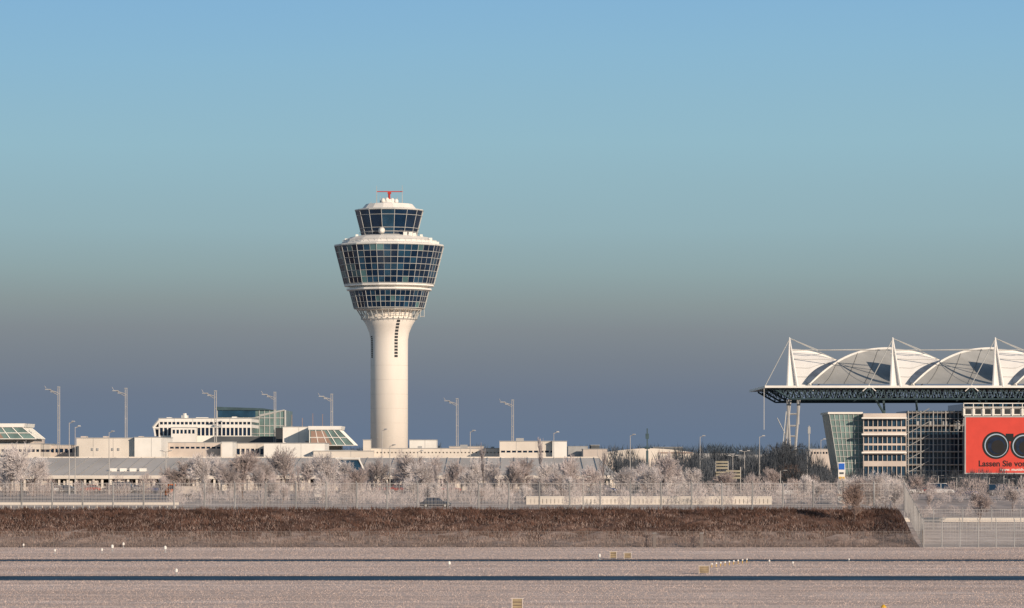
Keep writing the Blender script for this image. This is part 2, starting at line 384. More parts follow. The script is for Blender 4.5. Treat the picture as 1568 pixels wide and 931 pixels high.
# ------------------------------------------------------------------ control tower
def tower():
    g = Group('control_tower'); Y = 1000.0; S = Y / F; cx = X(596, Y); z = lambda py: Z(py, Y)
    sh = g.p('shaft', M_conc, True)
    sh.lathe(cx, Y, [(28.6 * S, G), (28.6 * S, z(540)), (28.8 * S, z(520)), (30.5 * S, z(510)), (34.5 * S, z(500)), (40 * S, z(490)), (40.3 * S, z(487))], 64)
    jt = g.p('shaft_joints', mat('concrete_joint', (.60, .55, .49), .8))
    for py in range(560, 700, 22):
        jt.lathe(cx, Y, [(28.7 * S, z(py)), (28.7 * S, z(py) + .08)], 64, caps=False)
    c2 = g.p('collar', M_conc)
    c2.lathe(cx, Y, [(36 * S, z(487)), (36 * S, z(476)), (51 * S, z(475)), (51 * S, z(473))], 16, math.pi / 16)
    fr = g.p('brackets', M_mull)
    for k in range(32):
        t = 2 * math.pi * k / 32
        c, s = math.cos(t), math.sin(t)
        fr.beam((cx + 38 * S * c, Y + 38 * S * s, z(493)), (cx + 50 * S * c, Y + 50 * S * s, z(474)), .10)
        fr.beam((cx + 43 * S * c, Y + 43 * S * s, z(489)), (cx + 43 * S * c, Y + 43 * S * s, z(475)), .07)
    for py, r in ((489, 43), (482, 44.5)):
        pts = [(cx + r * S * math.cos(t), Y + r * S * math.sin(t), z(py)) for t in np.linspace(0, 2 * math.pi, 33)]
        fr.poly(pts, .08)
    for dx in (48, 54):
        fr.beam((cx + dx * S, Y - 10 * S, z(474)), (cx + dx * S, Y - 10 * S, z(486)), .12)
    fr.beam((cx + 48 * S, Y - 10 * S, z(485)), (cx + 54 * S, Y - 10 * S, z(485)), .12)
    N = 16; R0 = math.pi / 16
    gl = [g.p('glass_dark', M_glass), g.p('glass_blue', M_glass2), g.p('glass_teal', M_glass3)]
    mu = g.p('mullions', M_mull)
    def glazing(r0, z0, r1, z1, rows, cols, thick=.06, wts=(7, 3, .5), hthick=None, corner=1.8):
        ht = hthick or thick
        def pt(k, u, v, off=0):
            ra = r0 + (r1 - r0) * v + off; zz = z0 + (z1 - z0) * v
            t0 = 2 * math.pi * k / N + R0; t1 = 2 * math.pi * (k + 1) / N + R0
            return (cx + ra * ((1 - u) * math.cos(t0) + u * math.cos(t1)), Y + ra * ((1 - u) * math.sin(t0) + u * math.sin(t1)), zz)
        for k in range(N):
            tm = 2 * math.pi * (k + .5) / N + R0
            left = math.cos(tm) < -.6
            for i in range(cols):
                for j in range(rows):
                    u0, u1, v0, v1 = i / cols, (i + 1) / cols, j / rows, (j + 1) / rows
                    w = (4, 4, 3) if left else wts  # left facets weighted to teal panes, imitating a sky reflection
                    gl[random.choices((0, 1, 2), w)[0]].add([pt(k, u0, v0), pt(k, u1, v0), pt(k, u1, v1), pt(k, u0, v1)], [(0, 1, 2, 3)])
            for i in range(cols):
                u = i / cols
                mu.beam(pt(k, u, 0, .06), pt(k, u, 1, .06), thick * (corner if i == 0 else 1))
            for j in range(rows + 1):
                v = j / rows
                mu.beam(pt(k, 0, v, .06), pt(k, 1, v, .06), ht * (1.8 if j in (0, rows) else 1))
    glazing(54.5 * S, z(472.5), 61.5 * S, z(446), 3, 3, .05, hthick=.075)
    wb = g.p('white_bands', M_white)
    wb.lathe(cx, Y, [(60 * S, z(446)), (66 * S, z(445)), (66 * S, z(442.5)), (60 * S, z(442)), (60 * S, z(440)), (69.5 * S, z(439)), (69.5 * S, z(436.5)), (66 * S, z(436))], N, R0)
    glazing(69.5 * S, z(436), 84.5 * S, z(378), 6, 3, .05, hthick=.075)
    rf = g.p('gallery_roof', M_white)
    rf.lathe(cx, Y, [(84.5 * S, z(378)), (85.2 * S, z(376.5)), (84 * S, z(375.5)), (74 * S, z(374)), (70 * S, z(369)), (60 * S, z(364)), (46 * S, z(361.5))], N, R0)
    eq = g.p('roof_equipment', M_white)
    for dx, dy, py0, w, h in [(70, -20, 374, 3, 4), (74, -10, 375, 2.5, 4), (-65, -10, 374, 2.5, 8), (-60, -20, 372, 2, 4), (26, -45, 363, 3, 5), (34, -40, 364, 3, 6), (40, -38, 364, 2.5, 5), (-48, -30, 366, 2, 5), (64, -28, 372, 2.5, 6), (50, -30, 366, 2, 5)]:
        eq.box(cx + (dx - w) * S, cx + (dx + w) * S, Y + dy * S - .4, Y + dy * S + .4, z(py0) - .3, z(py0 - h))
    dish = g.p('dish', M_white, True)
    dc = Vector((cx - 10 * S, Y - 49 * S, z(356))); n = 20
    ring = [(dc.x + math.cos(t), dc.y, dc.z + math.sin(t)) for t in np.linspace(0, 2 * math.pi, n, endpoint=False)]
    dish.add(ring + [(dc.x, dc.y + .35, dc.z), (dc.x, dc.y - .15, dc.z)], [(i, (i + 1) % n, n) for i in range(n)] + [((i + 1) % n, i, n + 1) for i in range(n)])
    eq.beam((dc.x, dc.y + .3, z(363)), (dc.x, dc.y + .3, dc.z), .12)
    rail = g.p('railings', M_mull)
    for py in (372, 369):
        rail.poly([(cx + 72 * S * math.cos(t), Y + 72 * S * math.sin(t), z(py)) for t in np.linspace(R0, 2 * math.pi + R0, N + 1)], .04)
    for k in range(48):
        t = 2 * math.pi * k / 48
        rail.beam((cx + 72 * S * math.cos(t), Y + 72 * S * math.sin(t), z(375)), (cx + 72 * S * math.cos(t), Y + 72 * S * math.sin(t), z(368)), .035)
    rail.poly([(cx + 46.5 * S * math.cos(t), Y + 46.5 * S * math.sin(t), z(357)) for t in np.linspace(R0, 2 * math.pi + R0, N + 1)], .04)
    core = g.p('cab_interior', M_dark); core.lathe(cx, Y, [(30 * S, z(361)), (30 * S, z(323))], 16, R0)
    glazing(42.5 * S, z(361.5), 52.5 * S, z(323), 1, 1, .09, (8, 1, 0), corner=1)
    pts = lambda r, py: [(cx + r * S * math.cos(t), Y + r * S * math.sin(t), z(py)) for t in np.linspace(R0, 2 * math.pi + R0, N + 1)]
    mu.poly(pts(50.9, 331), .07); mu.poly(pts(45.9, 350.5), .08); mu.poly(pts(44.5, 356), .05)
    cr = g.p('cab_roof', M_white)
    cr.lathe(cx, Y, [(52.8 * S, z(323.2)), (53.2 * S, z(321.8)), (42 * S, z(320)), (36 * S, z(313)), (22 * S, z(311.5)), (14 * S, z(311)), (13 * S, z(306)), (6 * S, z(305))], N, R0)
    ant = g.p('roof_antennas', M_pole)
    for dx, dy, y0, y1 in [(-19, -5, 312, 285), (20, -4, 312, 284), (-14, 3, 311, 300), (13, -3, 311, 302), (-28, 0, 315, 309), (10, 0, 311, 304), (-10, 4, 311, 302)]:
        ant.beam((cx + dx * S, Y + dy * S, z(y0)), (cx + dx * S, Y + dy * S, z(y1)), .12, 5, .06)
    pod = g.p('roof_pods', M_white, True)
    for dx, py in ((-9, 307), (-3, 306), (5, 307), (11, 308)):
        pod.lathe(cx + dx * S, Y - 10 * S, [(.05, z(py + 4)), (.6, z(py + 3)), (.65, z(py)), (.35, z(py - 2.5)), (.05, z(py - 3))], 10)
    ra = g.p('radar_antenna', M_red)
    ra.beam((cx, Y, z(305)), (cx, Y, z(293)), .35, 8)
    ra.box(cx - 19 * S, cx + 21 * S, Y - .3, Y + .3, z(294), z(292.8))
    ra.box(cx - 2.5 * S, cx + 3 * S, Y - .5, Y + .5, z(297), z(294.1))
    sl = g.p('slot_windows', M_dark)
    def slot(th, r_out, y0, y1, wid):
        c, s = math.sin(th), -math.cos(th); tx, ty = math.cos(th), math.sin(th)
        def q(a, rr, py): return (cx + c * rr + tx * a, Y + s * rr + ty * a, z(py))
        n = 12
        for i in range(n):
            pa = y0 + (y1 - y0) * i / n; pb = pa + (y1 - y0) / n * .72
            a = [q(-wid, r_out(pa), pa), q(wid, r_out(pa), pa), q(wid, r_out(pb), pb), q(-wid, r_out(pb), pb)]
            b = [q(-wid, r_out(pa) - .6, pa), q(wid, r_out(pa) - .6, pa), q(wid, r_out(pb) - .6, pb), q(-wid, r_out(pb) - .6, pb)]
            sl.add(a + b, [(0, 3, 2, 1), (0, 1, 5, 4), (2, 3, 7, 6), (1, 2, 6, 5), (3, 0, 4, 7)])
    def rout(py):
        prof = [(487, 40.3), (490, 40), (500, 34.5), (510, 30.5), (520, 28.8), (540, 28.6), (600, 28.6)]
        for (a, ra_), (b, rb_) in zip(prof[:-1], prof[1:]):
            if a <= py <= b: return (ra_ + (rb_ - ra_) * (py - a) / (b - a)) * S + .05
        return 28.6 * S + .05
    slot(math.asin(11.5 / 29.), rout, 491, 549, .5)
    slot(-math.asin(26 / 29.), rout, 515, 549, .45)
    g.build()
tower()

# ------------------------------------------------------------------ buildings
def bldg(g, px0, px1, pyt, Y, depth, wins=(), ncol=0, wall=None, glass=None, pier=.35, parapet=True, base=G, wn='walls'):
    wall = wall or M_cream; glass = glass or M_glass
    x0, x1 = X(px0, Y), X(px1, Y); w = g.p(wn + '_' + wall.name, wall); gg = g.p('windows', glass)
    zt = Z(pyt, Y); cuts = sorted([(Z(b, Y), Z(a, Y)) for a, b in wins])
    z = base
    for a, b in cuts:
        w.box(x0, x1, Y, Y + depth, z, a)
        gg.box(x0 + .35, x1 - .35, Y + .35, Y + depth - .35, a, b)
        if ncol:
            for i in range(ncol + 1):
                xc = x0 + pier / 2 + (x1 - x0 - pier) * i / ncol
                w.box(xc - pier / 2, xc + pier / 2, Y + .02, Y + .33, a, b)
        z = b
    w.box(x0, x1, Y, Y + depth, z, zt)
    if parapet:
        g.p('roof_edge', M_steel).box(x0 - .12, x1 + .12, Y - .12, Y + depth + .12, zt, zt + .16)
        j = g.p('panel_joints', M_steel); xx = x0 + 4
        while xx < x1 - 2:
            if z < zt - .6: j.box(xx, xx + .08, Y - .03, Y - .004, z, zt)
            xx += 4.8
    return x0, x1, zt
def skylight(g, px0, px1, pyt, pyb, Y, depth=18, slope=22):
    x0, x1 = X(px0, Y), X(px1, Y); xs_ = X(px1 - slope, Y); zt, zb2 = Z(pyt, Y), Z(pyb, Y)
    g.p('skylight_roof', M_white).prism([(x0 - .3, zt), (xs_ + .5, zt), (xs_ + .7, zt + .9), (x0 - .3, zt + .9)], Y - .4, Y + depth)
    g.p('skylight_glass', M_teal2).prism([(x0, zb2), (x1, zb2), (xs_, zt), (x0, zt)], Y, Y + depth - .5)
    f = g.p('skylight_frame', M_white)
    n = 5
    for i in range(n + 1):
        xa = x0 + (x1 - x0) * i / n; xb = x0 + (xs_ - x0) * i / n
        f.beam((xa, Y - .1, zb2), (xb, Y - .1, zt), .12)
    for j in (0, .5, 1):
        f.beam((x0, Y - .1, zb2 + (zt - zb2) * j), (x1 + (xs_ - x1) * j, Y - .1, zb2 + (zt - zb2) * j), .12)
    for j in range(6):
        yy = Y + depth * j / 6
        f.beam((x1 + .05, yy, zb2), (xs_ + .05, yy, zt), .14)
    g.p('skylight_panel', M_brownp).prism([(x0 + .3, zb2 + .2), (x0 + (x1 - x0) * .5, zb2 + .2), (x0 + (xs_ - x0) * .5, zt - .3), (x0 + .3, zt - .3)], Y - .09, Y - .02)

g = Group('terminal_building'); bldg(g, -60, 62, 680, 850, 30, [(688, 692)], 18, M_cream)
bldg(g, -60, 52, 672, 862, 20, (), 0, M_pinkw); skylight(g, -45, 56, 654, 672, 858); g.build()
g = Group('cargo_building'); bldg(g, 117, 206, 671, 835, 30, (), 0, M_cream); bldg(g, 206, 247, 670, 833, 28, (), 0, M_white)
g.p('doors', M_roofd).box(X(118, 835), X(121, 835), 834.8, 834.97, G + 5, Z(683, 835))
for px in (140, 148, 171, 180): g.p('vents', M_steel).box(X(px, 835), X(px + 3, 835), 834.8, 834.97, Z(690, 835), Z(686, 835))
for a, b in ((126, 134), (160, 166), (214, 220)): g.p('roof_units', M_pinkw).box(X(a, 845), X(b, 845), 842, 846, Z(671, 845), Z(668, 845))
g.build()
g = Group('low_wing'); bldg(g, 40, 255, 682, 870, 20, [(687, 693)], 30, M_pinkw); g.build()
g = Group('office_building')
bldg(g, 243, 385, 641, 900, 26, [(646, 650), (655, 667)], 22, M_white, pier=.3)
bldg(g, 262, 300, 655, 896, 3.5, [(658, 664)], 6, M_white)
w = g.p('slanted_bay', M_white)
w.beam(P(234, 655, 899), P(244, 643, 899), .35); w.beam(P(238, 668, 899), P(236, 655, 899), .3); w.beam(P(234, 655, 899), P(244, 656, 899), .3)
g.p('slanted_glass', M_glass).prism([(X(238, 901), Z(668, 901)), (X(243, 901), Z(668, 901)), (X(243, 901), Z(645, 901)), (X(235, 901), Z(655, 901))], 901, 920)
rt = g.p('roof_plant', M_white)
for a, b, t in ((278, 287, 636), (300, 318, 639), (355, 362, 638), (255, 262, 639)): rt.box(X(a, 905), X(b, 905), 905, 908, Z(641, 905), Z(t, 905))
rt.beam(P(283, 641, 905), P(283, 633, 905), .5, 6)
g.build()
g = Group('glass_hall')
Y = 930; x0, x1 = X(333, Y), X(437, Y); zt = Z(628, Y)
g.p('glazing', M_teal).prism([(x0, G), (x1, G), (x1, zt), (x0, zt)], Y, Y + 30)
fr = g.p('frame', M_mull)
for i in range(14):
    xx = x0 + (x1 - x0) * i / 13; fr.beam((xx, Y - .1, G), (xx, Y - .1, zt), .11)
for py in (640, 652, 664): fr.beam((x0, Y - .1, Z(py, Y)), (x1, Y - .1, Z(py, Y)), .12)
fr.beam((x1 - 7, Y - .2, Z(636, Y)), (x1 - .2, Y - .2, zt), .2); fr.beam((x1 - 12, Y - .2, Z(645, Y)), (x1 - .2, Y - .2, zt), .15)
fr.beam((x1, Y - .2, G), (x1, Y - .2, zt), .3)
g.p('roof', M_steelt).prism([(x0 - .4, zt), (x1 - 3, zt), (x1 - 6, zt + .5), (x0 - .4, zt + .9)], Y - .6, Y + 31)
g.p('upper_glass_band', M_glass2).box(x0 + .2, x1 - 8, Y - .25, Y - .05, Z(640, Y) + .2, zt - .1)
g.p('lower_roof', M_roofd).prism([(X(315, 905), Z(680, 880)), (X(436, 880), Z(680, 880)), (X(425, 880), Z(668, 880)), (X(325, 880), Z(668, 880))], 884, 898)
g.build()
g = Group('plant_room'); bldg(g, 433, 473, 654, 872, 20, (), 0, M_white)
g.p('vents', M_dark).box(X(422, 872), X(432, 872), 872, 880, Z(672, 872), Z(655, 872)); g.build()
g = Group('terminal_building'); bldg(g, 473, 541, 690, 862, 20, (), 0, M_cream)
bldg(g, 468, 520, 676, 868, 15, (), 0, M_pinkw); skylight(g, 474, 543, 658, 682, 864, slope=24); g.build()
g = Group('terminal_building')
bldg(g, 258, 340, 678, 850, 20, [(684, 687)], 10, M_pinkw); bldg(g, 338, 406, 679, 845, 20, [(687, 696)], 9, M_cream)
bldg(g, 404, 497, 679, 825, 20, (), 0, M_white); bldg(g, 480, 572, 691, 822, 2.9, (), 0, M_cream); bldg(g, 556, 567, 674, 845, 6, (), 0, M_cream)
bldg(g, 340, 356, 677, 824, 12, (), 0, M_white)
g.build()
g = Group('service_building')
bldg(g, 560, 792, 687, 850, 25, [(692, 694)], 40, M_cream, pier=1.2); bldg(g, 627, 668, 674, 905, 15, (), 0, M_white)
bldg(g, 688, 740, 684, 880, 15, (), 0, M_pinkw)
for a, b, t in ((640, 646, 683), (705, 716, 681), (752, 757, 684)): g.p('roof_units', M_steel).box(X(a, 860), X(b, 860), 857, 860, Z(687, 860), Z(t, 860))
g.build()
g = Group('service_building')
bldg(g, 765, 868, 676, 840, 22, [(690, 693)], 12, M_cream); bldg(g, 846, 868, 676, 838, 1.8, (), 0, M_white, wn='annex')
g.p('roof_plant', M_steel).box(X(790, 850), X(802, 850), 846, 850, Z(676, 850), Z(671, 850)); g.build()
g = Group('aircraft_hangar'); Y = 1150
x0, x1 = X(925, Y), X(1062, Y); zt = Z(693, Y); n = 16
pts_ = [(x0, G), (x1, G)] + [(x1 + (x0 - x1) * i / n, zt + math.sin(math.pi * i / n) * 1.4) for i in range(n + 1)]
g.p('walls', M_cream).prism(pts_, Y, Y + 50)
for i in range(6): g.p('doors', M_pinkw).box(x0 + 2 + i * 4.6, x0 + 6 + i * 4.6, Y - .2, Y - .02, G, zt - 2)
g.p('gutter', M_brownp).box(x0 + 18, x1 - .5, Y - .3, Y - .05, zt - .2, zt + .1)
g.build()
g = Group('industrial_building')
for a, b, t, Y, m in ((870, 900, 684, 1000, M_steel), (893, 930, 688, 980, M_pinkw), (905, 918, 682, 1000.5, M_roofd), (968, 1000, 688, 1300, M_steel), (1000, 1045, 685, 1350, M_roofd), (1060, 1125, 695, 1250, M_steel)):
    bldg(g, a, b, t, Y, 18, (), 0, m)
bldg(g, 1240, 1278, 688, 1000, 20, [(692, 695)], 8, M_pinkw)
bldg(g, 1130, 1180, 697, 1100, 20, (), 0, M_steel)
g.build()
g = Group('radio_mast'); a = g.p('mast', M_steelt); Y = 1050
a.beam(P(991, 690, Y), P(991, 656, Y), .25); a.box(X(988.5, Y), X(993.5, Y), Y - .4, Y + .4, Z(672, Y), Z(664, Y)); a.beam(P(987, 686, Y), P(995, 686, Y), .3)
a.beam((X(991, Y), Y, G), P(991, 690, Y), .5); g.build()

g = Group('parking_hall'); Y = 765
x0, x1 = X(-60, Y), X(945, Y)
ze, zr = Z(728, Y), Z(701, Y + 45)
rf = g.p('roof', M_roofg)
rf.add([(x0, Y, ze), (x1, Y, ze), (x1 - 3, Y + 45, zr), (x0, Y + 45, zr), (x0, Y, ze - .35), (x1, Y, ze - .35), (x1 - 3, Y + 45, zr - .35), (x0, Y + 45, zr - .35)],
       [(0, 1, 2, 3), (4, 7, 6, 5), (0, 4, 5, 1), (1, 5, 6, 2), (2, 6, 7, 3), (3, 7, 4, 0)])
sm = g.p('roof_seams', M_steel)
xx = x0 + 1
while xx < x1 - 3:
    sm.beam((xx, Y, ze + .08), (xx, Y + 45, zr + .08), .07); xx += 3.1
g.p('fascia', M_cream).box(x0, x1, Y - .4, Y - .05, ze - .75, ze - .2)
g.p('ridge', M_cream).box(x0, x1 - 3, Y + 45, Y + 45.5, zr - 1, zr + .25)
col = g.p('columns', M_cream); xx = x0 + .5
i = 0
while xx < x1:
    col.box(xx, xx + .45, Y + .1, Y + .55, G, ze - .4)
    if i % 3 == 0: col.box(xx - .8, xx + 1.2, Y + .6, Y + 1.4, G, ze - 1.2)
    xx += 1.9; i += 1
g.p('spandrel', M_cream).box(x0, x1, Y + 1.42, Y + 1.6, G, G + .9)
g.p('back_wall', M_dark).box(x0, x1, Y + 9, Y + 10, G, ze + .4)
gb = g.p('gable_glass', M_glass2)
xa, xb = X(512, Y), X(562, Y)
gb.add([(xa, Y - .6, ze + .1), (xb, Y - .6, ze + .1), (X(550, Y), Y - .6, Z(703, Y)), (X(516, Y), Y - .6, Z(703, Y)), (X(516, Y), Y + 30, Z(703, Y)), (X(550, Y), Y + 30, Z(703, Y))],
       [(0, 1, 2, 3), (3, 2, 5, 4)])
gf = g.p('gable_frame', M_white)
gf.beam((X(514, Y), Y - .8, Z(702.5, Y)), (X(552, Y), Y - .8, Z(702.5, Y)), .25); gf.beam((X(550, Y), Y - .8, Z(703, Y)), (xb, Y - .8, ze), .22); gf.beam((X(516, Y), Y - .8, Z(703, Y)), (X(534, Y), Y - .8, ze), .22)
for a in (170, 185, 200, 215):
    g.p('roof_lights', M_white).box(X(a, Y + 12), X(a + 10, Y + 12), Y + 10, Y + 12, ze, Z(717, Y + 12))
g.build()

g = Group('low_concrete_building')
bldg(g, 806, 1182, 760, 540, 5, [(764, 771)], 60, M_cream, pier=.7, parapet=False)
g.build()
g = Group('guard_rail'); gr = g.p('rail', M_cream); gr.box(X(-80, 503), X(274, 503), 503, 503.15, G + .45, G + .85)
for px in range(-80, 272, 12): gr.box(X(px, 503), X(px + 1, 503), 503.2, 503.35, G, G + .8)
g.build()

# ------------------------------------------------------------------ airport centre with tent roof
g = Group('tent_roof_forum'); Y = 850.0; YB = 905.0
bm = g.p('roof_edge_beam', M_white); tr = g.p('roof_trusses', M_steelt); cab = g.p('stay_cables', M_mull)
zE = Z(592, Y); xl = X(1171, Y); xr = X(1740, Y)
bm.box(xl, xr, Y - .5, Y, zE - .3, zE + .25)
bm.box(xl, xl + .7, Y, YB, zE - .3, zE + .25)
g.p('roof_deck', M_steelt).box(xl + .8, xr, Y + .1, YB, zE - .25, zE + .1)
for yy in (Y + 1, Y + 18, Y + 36, Y + 52):
    n = 64; zl = Z(611, Y)
    xb0 = X(1212, Y)
    tr.beam((xl + 2, yy, zE - .4), (xb0, yy, zl), .22); tr.beam((xb0, yy, zl), (xr, yy, zl), .2)
    for i in range(n):
        a = xl + 3 + (xr - xl - 3) * i / n; b = xl + 3 + (xr - xl - 3) * (i + 1) / n; mm = (a + b) / 2
        zz = max(zl, zE - .4 - (mm - xl - 2) * (zE - .4 - zl) / (xb0 - xl - 2))
        tr.beam((a, yy, zE - .4), (mm, yy, zz), .12); tr.beam((mm, yy, zz), (b, yy, zE - .4), .12)
        if i % 2 == 0: tr.beam((a, yy, zE - .5), (b, yy, max(zz, zl + 1.2)), .09)
for i in range(26):
    a = xl + 9 + i * 3.5
    tr.beam((a, Y + 1, Z(608, Y)), (a, YB - 3, Z(608, Y)), .18)
for bx in (1209, 1367, 1524, 1682):
    S = Y / F
    def q(dx, py, y=Y): return P(bx + dx, py, y)
    ma = g.p('masts', M_fabric)
    ma.beam(q(0, 517), P(bx - 2.5, 592, Y), .14, 6, .42); ma.beam(q(0, 517), P(bx + 12, 592, Y - .3), .14, 6, .36)
    ma.beam(q(0, 517), P(bx + 4, 590, Y + 12), .14, 6, .36)
    g.p('mast_sails', M_fabric).add([q(0, 524, Y + .2), P(bx - 2, 591, Y + .2), P(bx + 10, 591, Y + .2)], [(0, 1, 2)])
    def arch(u):
        yy = Y + 1 + 44 * u; return P(bx + 30 + 125 * u, 590 - 56 * (1 - (1 - u) ** 2.4), yy)
    arc = [arch(i / 20) for i in range(21)]
    ar = g.p('arches', M_white); ar.poly(arc, .42, 6)
    ar.poly([(p[0] + .9, p[1], p[2] - 1.3) for p in arc], .16, 4)
    for i in range(2, 20): ar.beam(arc[i], (arc[i][0] + .9, arc[i][1], arc[i][2] - 1.3), .09)
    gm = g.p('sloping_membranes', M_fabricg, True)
    def fg(u, v):
        a = Vector(arch(u)); b = Vector((X(bx + 32 + 124 * u, Y + 1), Y + 1, zE + .5)); sag = 4 * v * (1 - v) * .7 * u
        p = b.lerp(a, v); p.z -= sag - .2; return p
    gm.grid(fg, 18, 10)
    for u in (.35, .6, .85):
        g.p('membrane_ribs', M_rib).poly([fg(u - .18 * (1 - v), v) + Vector((0, 0, .08)) for v in np.linspace(0, 1, 9)], .07)
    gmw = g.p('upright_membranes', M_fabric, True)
    def fw(u, v):
        pxx = bx + 3 + 70 * u; t = 536 + 17 * u ** 2.0
        if pxx < bx + 30: bot = 591
        else:
            uu = (pxx - bx - 30) / 125; bot = 590 - 56 * (1 - (1 - uu) ** 2.4)
        bot = max(bot, t)
        yb_ = Y + 1 + 44 * max(0, (pxx - bx - 30) / 125); yt = Y + 14 + 8 * u
        b = Vector(P(pxx, bot, yb_ + .6)); a = Vector(P(pxx, t, yt)); p = b.lerp(a, v)
        p.y += -math.sin(v * math.pi) * 1.5; return p
    gmw.grid(fw, 20, 8)
    for k in (.25, .5, .75):
        g.p('membrane_seams', M_rib).poly([fw(u, k) + Vector((0, -.15, 0)) for u in np.linspace(0, .9, 10)], .04)
    ar.poly([fw(u, 1) for u in np.linspace(0, 1, 12)], .28, 5)
    g.p('arch_shade_strip', mat('painted_arch_shade', (.10, .13, .18), .8, .2)).grid(lambda u, v: Vector(arch(.02 + u * .34)) + Vector((-.3 - v * (1.9 * math.sin(math.pi * min(1, u * .9 + .1)) + .3), -1.2, .1 + v * .2)), 12, 2)  # dark blue strip added to paint the shaded crescent inside the arch
    cab.beam(q(0, 518), q(44, 536, Y + 10), .1); cab.beam(q(44, 536, Y + 10), q(158, 534, YB), .08)
    cab.beam(q(0, 518), q(72, 551, Y + 22), .09); cab.beam(q(0, 519), q(-38, 592, Y), .1)
    cab.beam(q(0, 536, Y + 4), q(158, 536, Y + 4), .13)
    if bx > 1209:
        dd = -36
        tr.beam(P(bx + dd, 594, Y - .2), P(bx + dd - 24, 614, Y + 3), .3); tr.beam(P(bx + dd, 594, Y - .2), P(bx + dd + 22, 632, Y + 6), .3)
        bm.beam(P(bx + dd, 590, Y - .4), P(bx + dd - 10, 599, Y - .4), .12); bm.beam(P(bx + dd, 590, Y - .4), P(bx + dd + 10, 599, Y - .4), .12)
        for dd in (-14, 36): tr.beam(P(bx + dd, 613, Y + 8), P(bx + dd + 2, 640, Y + 8), .35)
lg = g.p('pylons', M_steel)
for (a, b) in (((1210, 612), (1196, 700)), ((1224, 612), (1213, 720)), ((1206, 612), (1212, 720)), ((1222, 612), (1222, 650))):
    q0 = P(a[0], a[1], Y + 5); q1 = P(b[0], b[1], Y + 5)
    lg.beam(q0, (q1[0], q1[1], G if b[1] > 699 else q1[2]), .36, 6)
for py in (634, 652, 668): lg.beam(P(1204, py, Y + 5), P(1220, py, Y + 5), .22)
cab.beam(P(1170, 592, Y), P(1170, 658, Y), .1); cab.beam(P(1204, 668, Y + 5), P(1190, 640, Y + 5), .1); cab.beam(P(1198, 690, Y), P(1204, 630, Y), .14)
g.build()

# glazed office block beneath the roof
g = Group('glass_office_block'); Y = 857
gt = g.p('stair_tower_glazing', M_teal2); xa1, xb1 = X(1270, Y), X(1321, Y); zt = Z(634, Y)
xbot = X(1288, Y)
gt.prism([(xbot, G), (xb1, G), (xb1, zt), (xa1, zt)], Y, Y + 20)
mu = g.p('mullions', M_mull)
for i in range(8):
    t = i / 7; mu.beam((xbot + (xb1 - xbot) * t, Y - .1, G), (xa1 + (xb1 - xa1) * t, Y - .1, zt), .10)
for j in range(13):
    t = j / 12; zz = G + (zt - G) * t; mu.beam((xbot + (xa1 - xbot) * t, Y - .1, zz), (xb1, Y - .1, zz), .08)
g.p('roof_edge', M_white).box(xa1 - .4, xb1, Y - .5, Y + 20, zt, zt + .5)
bldg(g, 1322, 1388, 633, 854, 24, [(642, 653), (657, 661), (668, 679), (682, 690), (696, 706), (714, 734)], 9, M_pinkw, M_curt, pier=.16, parapet=False)
for py in (640, 665, 693): g.p('balcony_slabs', M_white).box(X(1320, 852), X(1389, 852), 852.6, 853.9, Z(py, 852) - .18, Z(py, 852) + .18)
YW = 856
x0, x1 = X(1389, YW), X(1482, YW)
g.p('curtain_wall', M_curt).box(x0, x1, YW + 2, YW + 24, G, Z(629, YW))
st = g.p('steel_frame', M_steel)
for i in range(15):
    xx = x0 + .3 + (x1 - x0 - .6) * i / 14; st.beam((xx, YW, G), (xx, YW, Z(629, YW)), .06 if i % 3 else .16)
for py in range(631, 750, 10):
    st.beam((x0, YW, Z(py, YW)), (x1, YW, Z(py, YW)), .08)
    if py % 20 == 11: g.p('floor_slabs', M_pinkw).box(x0, x1, YW + .2, YW + 1.9, Z(py + 1.5, YW), Z(py, YW))
for i in range(9):
    if i % 2: g.p('sun_shades', M_steel).box(x0 + .8 + i * 1.6, x0 + 1.9 + i * 1.6, YW + .3, YW + .5, Z(random.choice((652, 657)), YW), Z(645, YW))
for j in range(5):
    zz = Z(644 + j * 20, YW); st.beam((x0, YW - .2, zz), (x0 + 5.5, YW - .2, zz + 3), .1)
YR = 853
x0, x1 = X(1475, YR), X(1740, YR)
g.p('rear_wall', M_glass2).box(x1 - 42, x1, YR + 4, YR + 34, G, Z(618, YR))
wf = g.p('white_frame', M_white)
for py in (617, 623, 637): wf.box(x0, x1, YR - 1, YR - .5, Z(py + 1.2, YR), Z(py, YR))
wf.box(x0, x1, YR - .4, YR + 3, Z(636, YR), Z(624.5, YR))
for i in range(18):
    xx = x0 + 2.4 * i; wf.beam((xx, YR - .8, Z(637, YR)), (xx, YR - .8, Z(617, YR)), .12)
    g.p('terrace_openings', M_dark).box(xx + .5, xx + 1.9, YR - .48, YR - .42, Z(634, YR), Z(626, YR))
    st.beam((xx, YR - 1, G), (xx, YR - 1, Z(640, YR)), .13)
for py in (728, 734, 742): st.beam((x0, YR - 1, Z(py, YR)), (x1, YR - 1, Z(py, YR)), .12)
g.build()

